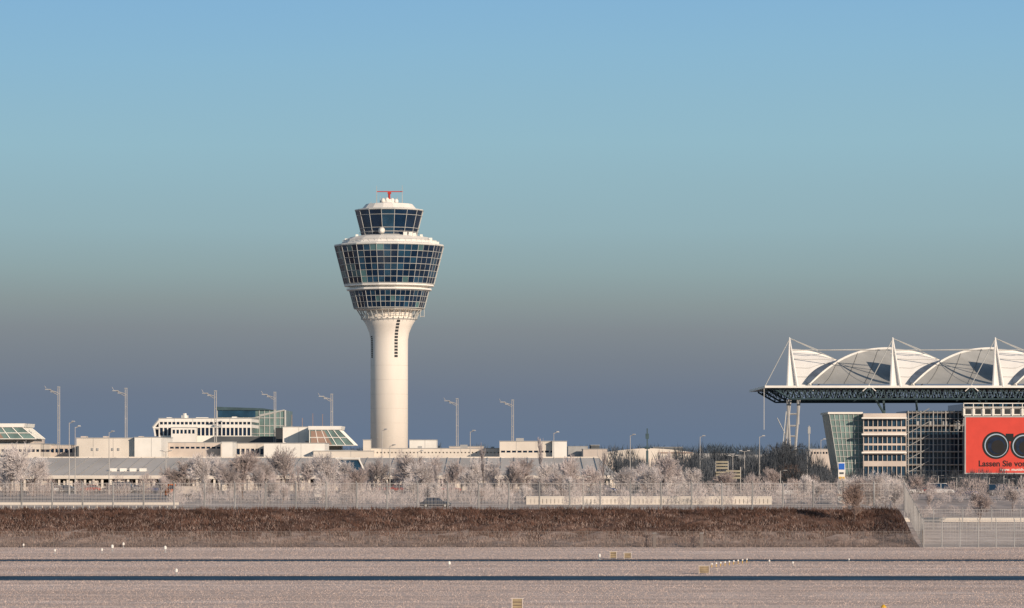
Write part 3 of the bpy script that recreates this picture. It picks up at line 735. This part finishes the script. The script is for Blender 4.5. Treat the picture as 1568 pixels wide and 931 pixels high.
# billboard
g = Group('billboard'); Y = 845
x0, x1 = X(1479, Y), X(1650, Y); z0, z1 = Z(724, Y), Z(639, Y)
g.p('panel', M_orange).box(x0, x1, Y, Y + .6, z0, z1)
f = g.p('frame', M_steel)
f.box(x0 - .3, x1 + .3, Y - .1, Y + .7, z1, z1 + .3); f.box(x0 - .3, x1 + .3, Y - .1, Y + .7, z0 - .3, z0); f.box(x0 - .3, x0 - .003, Y - .1, Y + .7, z0, z1)
for xx in np.linspace(x0 + 1, x1 - 1, 7): f.beam((xx, Y + 1, G), (xx, Y + 1, z1), .22)
def disc(part, px, py, r, yo, n=40):
    c = P(px, py, Y); S = Y / F
    part.add([(c[0] + r * S * math.cos(t), Y - yo, c[2] + r * S * math.sin(t)) for t in np.linspace(0, 2 * math.pi, n, endpoint=False)], [tuple(range(n))])
for px, py, r in ((1525, 682, 21), (1567, 683, 20)):
    disc(g.p('binocular_body', M_black), px, py, r, .03 + (0.004 if px > 1530 else 0))
    disc(g.p('binocular_rim', mat('rim_blue_grey', (.35, .45, .55), .5)), px + .5, py, r * .86, .06)
    disc(g.p('binocular_tube', M_black), px + .8, py + .4, r * .79, .09)
    disc(g.p('binocular_glass', M_dkblue), px + 1, py, r * .64, .12)
    disc(g.p('binocular_pupil', M_black), px + 3, py + 2, r * .48, .15)
g.p('binocular_bridge', M_black).box(X(1540, Y), X(1552, Y), Y - .02, Y - .005, Z(676, Y), Z(664, Y))
bb = g.build()
def text(body, px, py, size, m, off):
    cu = bpy.data.curves.new('slogan', 'FONT'); cu.body = body; cu.size = size; cu.materials.append(m); cu.offset = off
    o = bpy.data.objects.new('slogan_text', cu); scene.collection.objects.link(o); o.parent = bb
    o.location = (X(px, Y), Y - .04, Z(py, Y)); o.rotation_euler = (math.radians(90), 0, 0)
text('Lassen Sie von sich sehen', 1498, 714, 2.0, M_black, .05)
text('www. munich-airport', 1532, 721, 1.0, M_white, .02)

# ------------------------------------------------------------------ poles and lamps
def floodmast():
    g = Group('floodlight_mast'); a = g.p('pole', M_pole)
    a.beam((-.22, 0, 0), (-.22, 0, 24.5), .14, 6, .08); a.beam((.22, 0, 0), (.22, 0, 24.5), .14, 6, .08)
    for z in range(2, 25, 3): a.beam((-.22, 0, z), (.22, 0, z), .07)
    a.beam((-.2, 0, 23.2), (-2.9, 0, 24.1), .10); a.beam((-.2, 0, 22.6), (-2.0, 0, 23.6), .07)
    l = g.p('lamp_heads', M_steel)
    l.box(-3.3, -1.9, -.4, .4, 23.9, 24.12); l.box(-.35, .35, -.3, .3, 24.5, 24.7); l.box(-2.0, -1.2, -.5, .5, 23.3, 23.5)
    a.beam((-3.1, 0, 24.2), (-3.5, 0, 24.9), .06)
    return g.meshes()
fm = floodmast()
for px, py, Yp in ((90, 592, 850), (193, 594, 850), (330, 598, 870), (421, 600, 880), (508, 603, 880), (700, 610, 900), (785, 612, 900)):
    place('floodlight_mast', fm, (X(px, Yp), Yp, G), random.uniform(-.1, .1), (1, 1, (Z(py, Yp) - G) / 24.7))
def slamp(arms):
    g = Group('street_lamp'); a = g.p('pole', M_pole); a.beam((0, 0, 0), (0, 0, 10), .11, 6, .06); a.beam((0, 0, 0), (0, 0, 1.2), .16, 6)
    h = g.p('lamp_head', M_steel)
    for s in arms:
        a.beam((0, 0, 9.9), (s * .9, 0, 10.15), .05); h.prism([(s * .8 - .35, 10.1), (s * .8 + .35, 10.1), (s * .8 + .25, 10.28), (s * .8 - .25, 10.28)], -.18, .18)
    return g.meshes()
s1, s2 = slamp((1,)), slamp((-1, 1))
for px, py, Yp, k in ((106, 645, 660, 1), (115, 652, 700, 1), (167, 660, 690, 1), (254, 690, 640, 2), (585, 657, 700, 1), (597, 681, 620, 1), (720, 659, 700, 1), (848, 661, 700, 1), (965, 665, 700, 1), (1072, 667, 720, 1),
                      (1163, 667, 700, 1), (1257, 672, 760, 1), (640, 690, 700, 1), (1140, 690, 700, 2), (1195, 720, 560, 1), (1350, 730, 700, 2), (1378, 729, 700, 2), (1437, 728, 700, 2), (1465, 731, 680, 2), (1408, 727, 730, 2),
                      (1122, 697, 700, 2), (1515, 731, 690, 2), (1545, 733, 660, 2), (893, 730, 492, 1), (1236, 690, 700, 1), (50, 700, 690, 1)):
    place('street_lamp', s1 if k == 1 else s2, (X(px, Yp), Yp, gz(X(px, Yp), Yp)), random.uniform(-.4, .4), (1, 1, (Z(py, Yp) - gz(X(px, Yp), Yp)) / 10.2))
for px, t in ((447, 635), (463, 640), (479, 633), (494, 634)):
    g = Group('antenna_mast'); Yp = 930; g.p('mast', M_pole).beam((X(px, Yp), Yp, G), P(px, 652, Yp), .12); g.p('red_tip', M_brownp).beam(P(px, 652, Yp), P(px, t, Yp), .09); g.build()
g = Group('radio_mast'); a = g.p('mast', M_steel); Yp = 830
a.beam((X(1239, Yp), Yp, G), P(1239, 652, Yp), .2); a.box(X(1237, Yp), X(1241, Yp), Yp - .3, Yp + .3, Z(664, Yp), Z(654, Yp)); g.build()
g = Group('sign_pylon'); Yp = 560; zb3 = G
g.p('board', M_white).box(X(1283.5, Yp), X(1294, Yp), Yp, Yp + .4, zb3, Z(708, Yp))
g.p('blue_panel', M_blue).box(X(1284.3, Yp), X(1293.2, Yp), Yp - .05, Yp - .005, Z(719, Yp), Z(709.5, Yp))
g.p('orange_panel', M_yel).box(X(1284.3, Yp), X(1293.2, Yp), Yp - .05, Yp - .005, Z(734, Yp), Z(730, Yp))
g.p('dark_lettering', M_roofd).box(X(1285.5, Yp), X(1292, Yp), Yp - .05, Yp - .005, Z(726, Yp), Z(723, Yp)); g.build()
g = Group('sign_gantry'); Yp = 600; fr = g.p('frame', M_pole); pn = g.p('panels', mat('faded_yellow_panel', (.30, .27, .20), .7, .15))
for a, b, t, u in ((1096, 1115, 706, 720), (1112, 1134, 720, 735), (1096, 1112, 722, 735)):
    fr.beam(P(a, t, Yp), P(a, t + 45, Yp), .09); fr.beam(P(b, t, Yp), P(b, t + 40, Yp), .09)
    for r in range(3):
        zz = t + (u - t) * r / 3; pn.box(X(a, Yp), X(b, Yp), Yp - .1, Yp, Z(zz + (u - t) / 5, Yp), Z(zz, Yp))
for px in (1096, 1115, 1134): fr.beam((X(px, Yp), Yp + .2, G), P(px, 715, Yp + .2), .1)
g.build()
g = Group('road_sign'); Yp = 600
g.p('panel', M_white).box(X(481, Yp), X(496, Yp), Yp, Yp + .1, Z(761, Yp), Z(747, Yp)); g.p('posts', M_pole).box(X(483, Yp), X(484, Yp), Yp + .12, Yp + .2, G, Z(748, Yp))
g.p('lettering', M_steel).box(X(483, Yp), X(491, Yp), Yp - .02, Yp - .004, Z(757, Yp), Z(754, Yp)); g.build()

# ------------------------------------------------------------------ fences
def fence(name, pts, h, post_sp, wire_v, mpost, mwire, rp=.07, rw=.012, zf=None, nh=8, lean=True):
    g = Group(name); po = g.p('posts', mpost); wi = g.p('wire_mesh', mwire)
    for (a, b) in zip(pts[:-1], pts[1:]):
        a2 = Vector((a[0], a[1], 0)); b2 = Vector((b[0], b[1], 0)); L = (b2 - a2).length
        n = max(1, int(round(L / post_sp)))
        for i in range(n + 1):
            p = a2.lerp(b2, i / n); z = zf(p.x, p.y) if zf else a[2]
            tx = random.uniform(-.04, .04)
            po.beam((p.x, p.y, z - .1), (p.x + tx, p.y, z + h), rp, 5)
            if lean: po.beam((p.x + tx, p.y, z + h), (p.x - .12, p.y - .25, z + h + .3), rp * .7, 4)
        nv = int(L / wire_v)
        for i in range(nv + 1):
            p = a2.lerp(b2, i / nv); z = zf(p.x, p.y) if zf else a[2]
            sk = wire_v * random.uniform(-.4, .4)
            wi.beam((p.x, p.y, z), (p.x + sk, p.y, z + h), rw, 3)
        for i in range(n):
            p = a2.lerp(b2, i / n); q = a2.lerp(b2, (i + 1) / n)
            za = zf(p.x, p.y) if zf else a[2]; zb_ = zf(q.x, q.y) if zf else a[2]
            for j in range(nh + 1):
                wi.beam((p.x, p.y, za + h * j / nh), (q.x, q.y, zb_ + h * j / nh), rw * (2.0 if j in (0, nh) else 1), 3)
    g.build()
S = 491 / F
fence('perimeter_fence', [(X(-60, 491), 491, G - .3), (X(1385, 491), 491, G - .3)], 4.0, 46.7 * S, .2, M_post, M_wire, .13, .019)
fence('airfield_fence', [(X(-100, 461.5), 461.5, 0), (54.6, 461.5, 0)], 2.1, 2.6, .14, M_wired, M_wired, .05, .012, None, 6)
zr_ = lambda x, y: gz(x if x > 54.6 else 54.7, y)
fence('access_fence', [(X(1385, 491), 491, 0), (54.7, 461.6, 0), (X(1720, 461.5), 461.5, 0)], 3.6, 2.45, .13, M_steel, M_wire, .07, .018, lambda x, y: 0 if y < 463 else min(G, (y - 461.5) / 29.5 * G), 8)
fence('access_fence', [(X(1385, 505), 505, 0), (X(1740, 505), 505, 0)], 3.0, 4.4, .2, M_steel, M_wire, .07, .016, zr_, 6)
g = Group('concrete_barrier'); g.p('wall', M_cream).box(55.5, 95, 528, 528.5, gz(60, 528) - .2, gz(60, 528) + .5); g.p('coping', M_white).box(55.5, 95, 527.9, 528.6, gz(60, 528) + .503, gz(60, 528) + .6)
g.build()
g = Group('utility_cabinet'); g.p('body', M_pinkw).box(X(1089, 488), X(1112, 488), 488, 489.4, 4.1, Z(785, 488)); g.p('lid', M_steel).box(X(1088, 488), X(1113, 488), 487.9, 489.5, Z(785, 488), Z(784, 488)); g.p('door', M_cream).box(X(1092, 488), X(1099, 488), 487.93, 487.99, 4.4, Z(786.5, 488)); g.build()
for px in (1000, 1072):
    g = Group('marker_post'); g.p('post', M_wired).box(X(px, 460), X(px + 5, 460), 460, 460.3, 0, 1.9); g.p('cap', M_post).box(X(px - .5, 460), X(px + 5.5, 460), 459.95, 460.35, 1.9, 2.0); g.build()

# ------------------------------------------------------------------ airfield furniture
def edge_light():
    g = Group('taxiway_edge_light'); g.p('base', M_steel).lathe(0, 0, [(.2, 0), (.2, .05), (.06, .1), (.06, .35)], 10)
    g.p('housing', M_white).lathe(0, 0, [(.06, .35), (.16, .38), (.17, .62), (.1, .74), (.02, .78)], 12); return g.meshes()
el = edge_light()
for px, py, s in ((84, 848, .8), (156, 847, .8), (172, 844, 1.1), (189, 838.5, .9), (253, 846, 1.1), (270, 881, .9), (688, 869, .9), (918, 857, .9), (1178, 863, .6), (1214, 866, .6), (36, 838.6, .7), (1300, 860, .5)):
    Yp = H * F / (py - HZ); place('taxiway_edge_light', el, (X(px, Yp), Yp, 0), 0, s)
for i in range(9):
    px, py = 1090 + i * 6.7, 869 - i * .9; Yp = H * F / (py - HZ)
    g = Group('approach_light'); g.p('stake', M_yel).beam((X(px, Yp), Yp, 0), (X(px, Yp), Yp, .3), .04, 6); g.p('lamp', M_white).lathe(X(px, Yp), Yp, [(.05, .3), (.1, .33), (.1, .46), (.03, .5)], 8); g.build()
M_box = mat('weathered_box', (.34, .27, .17), .8, .25, 2)
for px, py, w, h in ((939, 856, 12, 11), (961, 856, 13, 9), (1078, 879, 18, 12), (792, 936, 19, 19), (1098, 874, 3, 3)):
    Yp = H * F / (py - HZ); S = Yp / F
    g = Group('instrument_box'); xa, xb = X(px - w / 2, Yp), X(px + w / 2, Yp); hh = h * S
    g.p('body', M_box).box(xa + .05, xb - .05, Yp, Yp + .6, .12, hh)
    g.p('lid', M_pinkw).box(xa - .04, xb + .04, Yp - .05, Yp + .65, hh + .002, hh + .07)
    for k in range(3): g.p('slats', M_bark).box(xa + .12, xb - .12, Yp - .03, Yp - .004, .2 + hh * .25 * k, .2 + hh * .25 * k + .06)
    for xx in (xa + .05, xb - .11): g.p('legs', M_pinkw).box(xx, xx + .07, Yp - .04, Yp - .004, 0, hh)
    g.build()
Yp = 277; g = Group('yellow_marker'); g.p('cone', M_yel).lathe(X(1353, Yp), Yp, [(.25, 0), (.22, .08), (.08, .22), (.02, .25)], 12); g.build()

# ------------------------------------------------------------------ vehicles
def car(cname, paint, L=4.5, Hh=1.45, W=.88, van=False):
    g = Group(cname); b = g.p('body', paint, True)
    st = [(-.5, .35, .62, .75), (-.49, .25, .78, .9), (-.40, .2, .92, 1), (-.1, .2, .95, 1), (.2, .2, .95, 1), (.38, .2, .88, 1), (.48, .25, .7, .9), (.5, .35, .6, .75)]
    if van: st = [(x, a, b_ + .15, w) for x, a, b_, w in st]
    rings = []
    for x, za, zb_, w in st:
        ww = W * w; rings.append([(x * L, -ww, za), (x * L, ww, za), (x * L, ww, (za + zb_) * .55), (x * L, ww * .9, zb_), (x * L, -ww * .9, zb_), (x * L, -ww, (za + zb_) * .55)])
    def loft(part, rings):
        n = len(rings[0]); vs = [v for r in rings for v in r]
        fs = [(j * n + k, j * n + (k + 1) % n, (j + 1) * n + (k + 1) % n, (j + 1) * n + k) for j in range(len(rings) - 1) for k in range(n)]
        part.add(vs, fs + [tuple(range(n - 1, -1, -1)), tuple(range((len(rings) - 1) * n, len(rings) * n))])
    loft(b, rings)
    zb_ = .93 + (.13 if van else 0)
    prof = [(-.42, zb_, .82), (-.3, Hh - .08, .72), (0, Hh, .72), (.12, Hh - .06, .72), (.27, zb_, .82)] if not van else [(-.47, zb_, .84), (-.44, Hh - .1, .78), (0, Hh, .78), (.22, Hh - .1, .78), (.36, zb_, .84)]
    gl_ = g.p('windows', M_glass)
    n = len(prof)
    vs = [(x * L, -w, z) for x, z, w in prof] + [(x * L, w, z) for x, z, w in prof]
    gl_.add(vs, [tuple(range(n - 1, -1, -1)), tuple(range(n, 2 * n))] + [(i, i + 1, i + 1 + n, i + n) for i in range(n - 1)])
    rf_ = g.p('roof', paint)
    (x1_, z1_, _), (x2_, z2_, _) = prof[1], prof[-2]
    rf_.box(x1_ * L, x2_ * L, -.7, .7, Hh - .09, Hh + .03)
    for xx in (x1_ * L, 0.0): rf_.box(xx - .05, xx + .05, -.86, -.74, zb_ - .05, Hh - .05)
    wh = g.p('wheels', M_tyre)
    for sx in (-.31, .31):
        for sy in (-1, 1): wh.beam((sx * L, sy * (W - .2), .32), (sx * L, sy * (W + .02), .32), .32, 14)
    hb = g.p('hubs', M_steel)
    for sx in (-.31, .31):
        for sy in (-1, 1): hb.beam((sx * L, sy * (W + .021), .32), (sx * L, sy * (W + .04), .32), .18, 10)
    return g.meshes()
paints = [mat('car_paint_' + n, c, .3, .03, 1, spec=.5) for n, c in (('dark', (.02, .03, .05)), ('silver', (.35, .36, .38)), ('white', (.6, .6, .6)), ('blue', (.03, .06, .18)), ('grey', (.12, .12, .13)), ('red', (.3, .03, .02)))]
cars = [car('parked_car', p) for p in paints]
vans = [car('van', paints[2], 5.4, 2.2, .98, True), car('van', paints[4], 5.4, 2.2, .98, True)]
place('car', cars[0], (X(667, 509), 509, G), 0)
for px in list(range(70, 270, 17)) + list(range(560, 720, 26)) + list(range(880, 960, 16)):
    if random.random() < .75:
        Yp = random.choice((735, 745)); place('parked_car', random.choice(cars), (X(px, Yp), Yp, G), random.choice((0, math.pi)) + random.uniform(-.05, .05))
for px in range(1195, 1570, 15):
    if random.random() < .6:
        Yp = random.choice((670, 700, 715)); place('parked_car', random.choice(cars), (X(px, Yp), Yp, G), random.choice((0, math.pi, 1.57)) + random.uniform(-.05, .05))
for px, Yp, k in ((738, 700, 1), (1440, 690, 0), (1532, 670, 1), (190, 730, 1), (1205, 670, 0)):
    place('van', vans[k], (X(px, Yp), Yp, G), 0)
g = Group('orange_service_truck'); Yp = 620; M_or = mat('orange_paint', (.6, .15, .03), .5, .1)
x0 = X(252, Yp); g.p('cab', M_or).prism([(x0, G + .6), (x0 + 1.8, G + .6), (x0 + 1.8, G + 2.6), (x0 + .5, G + 2.6), (x0, G + 1.6)], Yp, Yp + 2)
g.p('windscreen', M_glass).prism([(x0 + .6, G + 1.7), (x0 + 1.5, G + 1.7), (x0 + 1.5, G + 2.4), (x0 + .8, G + 2.4)], Yp - .03, Yp - .005)
g.p('bed', M_pinkw).box(x0 + 1.9, x0 + 5.6, Yp, Yp + 2.1, G + .8, G + 2.2); g.p('chassis', M_roofd).box(x0 + .1, x0 + 5.6, Yp + .2, Yp + 1.8, G + .5, G + .597)
for dx in (.9, 3.4, 4.6): g.p('wheels', M_tyre).beam((x0 + dx, Yp - .05, G + .45), (x0 + dx, Yp + .3, G + .45), .45, 14)
g.build()

# ------------------------------------------------------------------ world, sun, camera
EL = math.radians(16); AZ = math.radians(142)
w = bpy.data.worlds.new('World'); scene.world = w; w.use_nodes = True; nt = w.node_tree; nt.nodes.clear()
out = nt.nodes.new('ShaderNodeOutputWorld'); bg = nt.nodes.new('ShaderNodeBackground'); bg.inputs['Strength'].default_value = 0.08
sky = nt.nodes.new('ShaderNodeTexSky'); sky.sky_type = 'NISHITA'; sky.sun_disc = False; sky.sun_elevation = EL; sky.sun_rotation = AZ
tc = nt.nodes.new('ShaderNodeTexCoord'); sp = nt.nodes.new('ShaderNodeSeparateXYZ'); nt.links.new(tc.outputs['Generated'], sp.inputs[0])
mr = nt.nodes.new('ShaderNodeMapRange'); mr.inputs['From Min'].default_value = 0; mr.inputs['From Max'].default_value = .1315
nz = nt.nodes.new('ShaderNodeTexNoise'); nz.inputs['Scale'].default_value = 3.0; nz.inputs['Detail'].default_value = 2
mpn = nt.nodes.new('ShaderNodeMapping'); mpn.inputs['Scale'].default_value = (1, 1, 8)
nt.links.new(tc.outputs['Generated'], mpn.inputs[0]); nt.links.new(mpn.outputs[0], nz.inputs['Vector'])
ma1 = nt.nodes.new('ShaderNodeMath'); ma1.operation = 'MULTIPLY_ADD'; ma1.inputs[1].default_value = .012
nt.links.new(nz.outputs['Fac'], ma1.inputs[0])
ms = nt.nodes.new('ShaderNodeMath'); ms.operation = 'SUBTRACT'; ms.inputs[1].default_value = .006
nt.links.new(sp.outputs['Z'], ms.inputs[0]); nt.links.new(ms.outputs[0], ma1.inputs[2])
nt.links.new(ma1.outputs[0], mr.inputs['Value'])
cr = nt.nodes.new('ShaderNodeValToRGB'); nt.links.new(mr.outputs[0], cr.inputs['Fac'])
def lin(c): return tuple(((v / 255) / 12.92 if v / 255 <= .04045 else ((v / 255 + .055) / 1.055) ** 2.4) for v in c)
stops = [(660, (104, 120, 142)), (610, (110, 122, 140)), (560, (120, 129, 140)), (510, (130, 138, 144)), (460, (138, 151, 153)), (410, (143, 164, 167)), (340, (147, 176, 184)), (220, (147, 185, 200)), (80, (139, 183, 209)), (0, (133, 179, 212))]
els = cr.color_ramp.elements
while len(els) > 1: els.remove(els[0])
els[0].position = 0; els[0].color = (*lin((102, 120, 144)), 1)
for py, c in stops:
    e_ = els.new((700 - py) / 700 * .99 + .001); e_.color = (*lin(c), 1)
scl = nt.nodes.new('ShaderNodeVectorMath'); scl.operation = 'SCALE'; scl.inputs['Scale'].default_value = 1 / .08
nt.links.new(cr.outputs[0], scl.inputs[0])
m2 = nt.nodes.new('ShaderNodeMapRange'); m2.interpolation_type = 'SMOOTHSTEP'; m2.inputs['From Min'].default_value = .14; m2.inputs['From Max'].default_value = .55
nt.links.new(sp.outputs['Z'], m2.inputs['Value'])
mx = nt.nodes.new('ShaderNodeMix'); mx.data_type = 'RGBA'
nt.links.new(m2.outputs[0], mx.inputs[0]); nt.links.new(scl.outputs[0], mx.inputs[6]); nt.links.new(sky.outputs[0], mx.inputs[7])
nt.links.new(mx.outputs[2], bg.inputs['Color']); nt.links.new(bg.outputs[0], out.inputs[0])

sd = bpy.data.lights.new('sun', 'SUN'); sd.energy = 4.5; sd.angle = math.radians(.5); sd.color = (1, .82, .64)
so = bpy.data.objects.new('sun', sd); scene.collection.objects.link(so)
dv = Vector((math.sin(AZ) * math.cos(EL), math.cos(AZ) * math.cos(EL), math.sin(EL)))
so.rotation_euler = dv.to_track_quat('Z', 'Y').to_euler(); so.location = (200, -300, 300)

cd = bpy.data.cameras.new('camera'); cam = bpy.data.objects.new('camera', cd); scene.collection.objects.link(cam)
cam.location = (0, 0, H); cam.rotation_euler = (math.radians(90), 0, 0)
cd.sensor_width = 36; cd.lens = 36 * F / 1568; cd.shift_y = (HZ - 465.5) / 1568
cd.clip_start = 1; cd.clip_end = 40000
scene.camera = cam
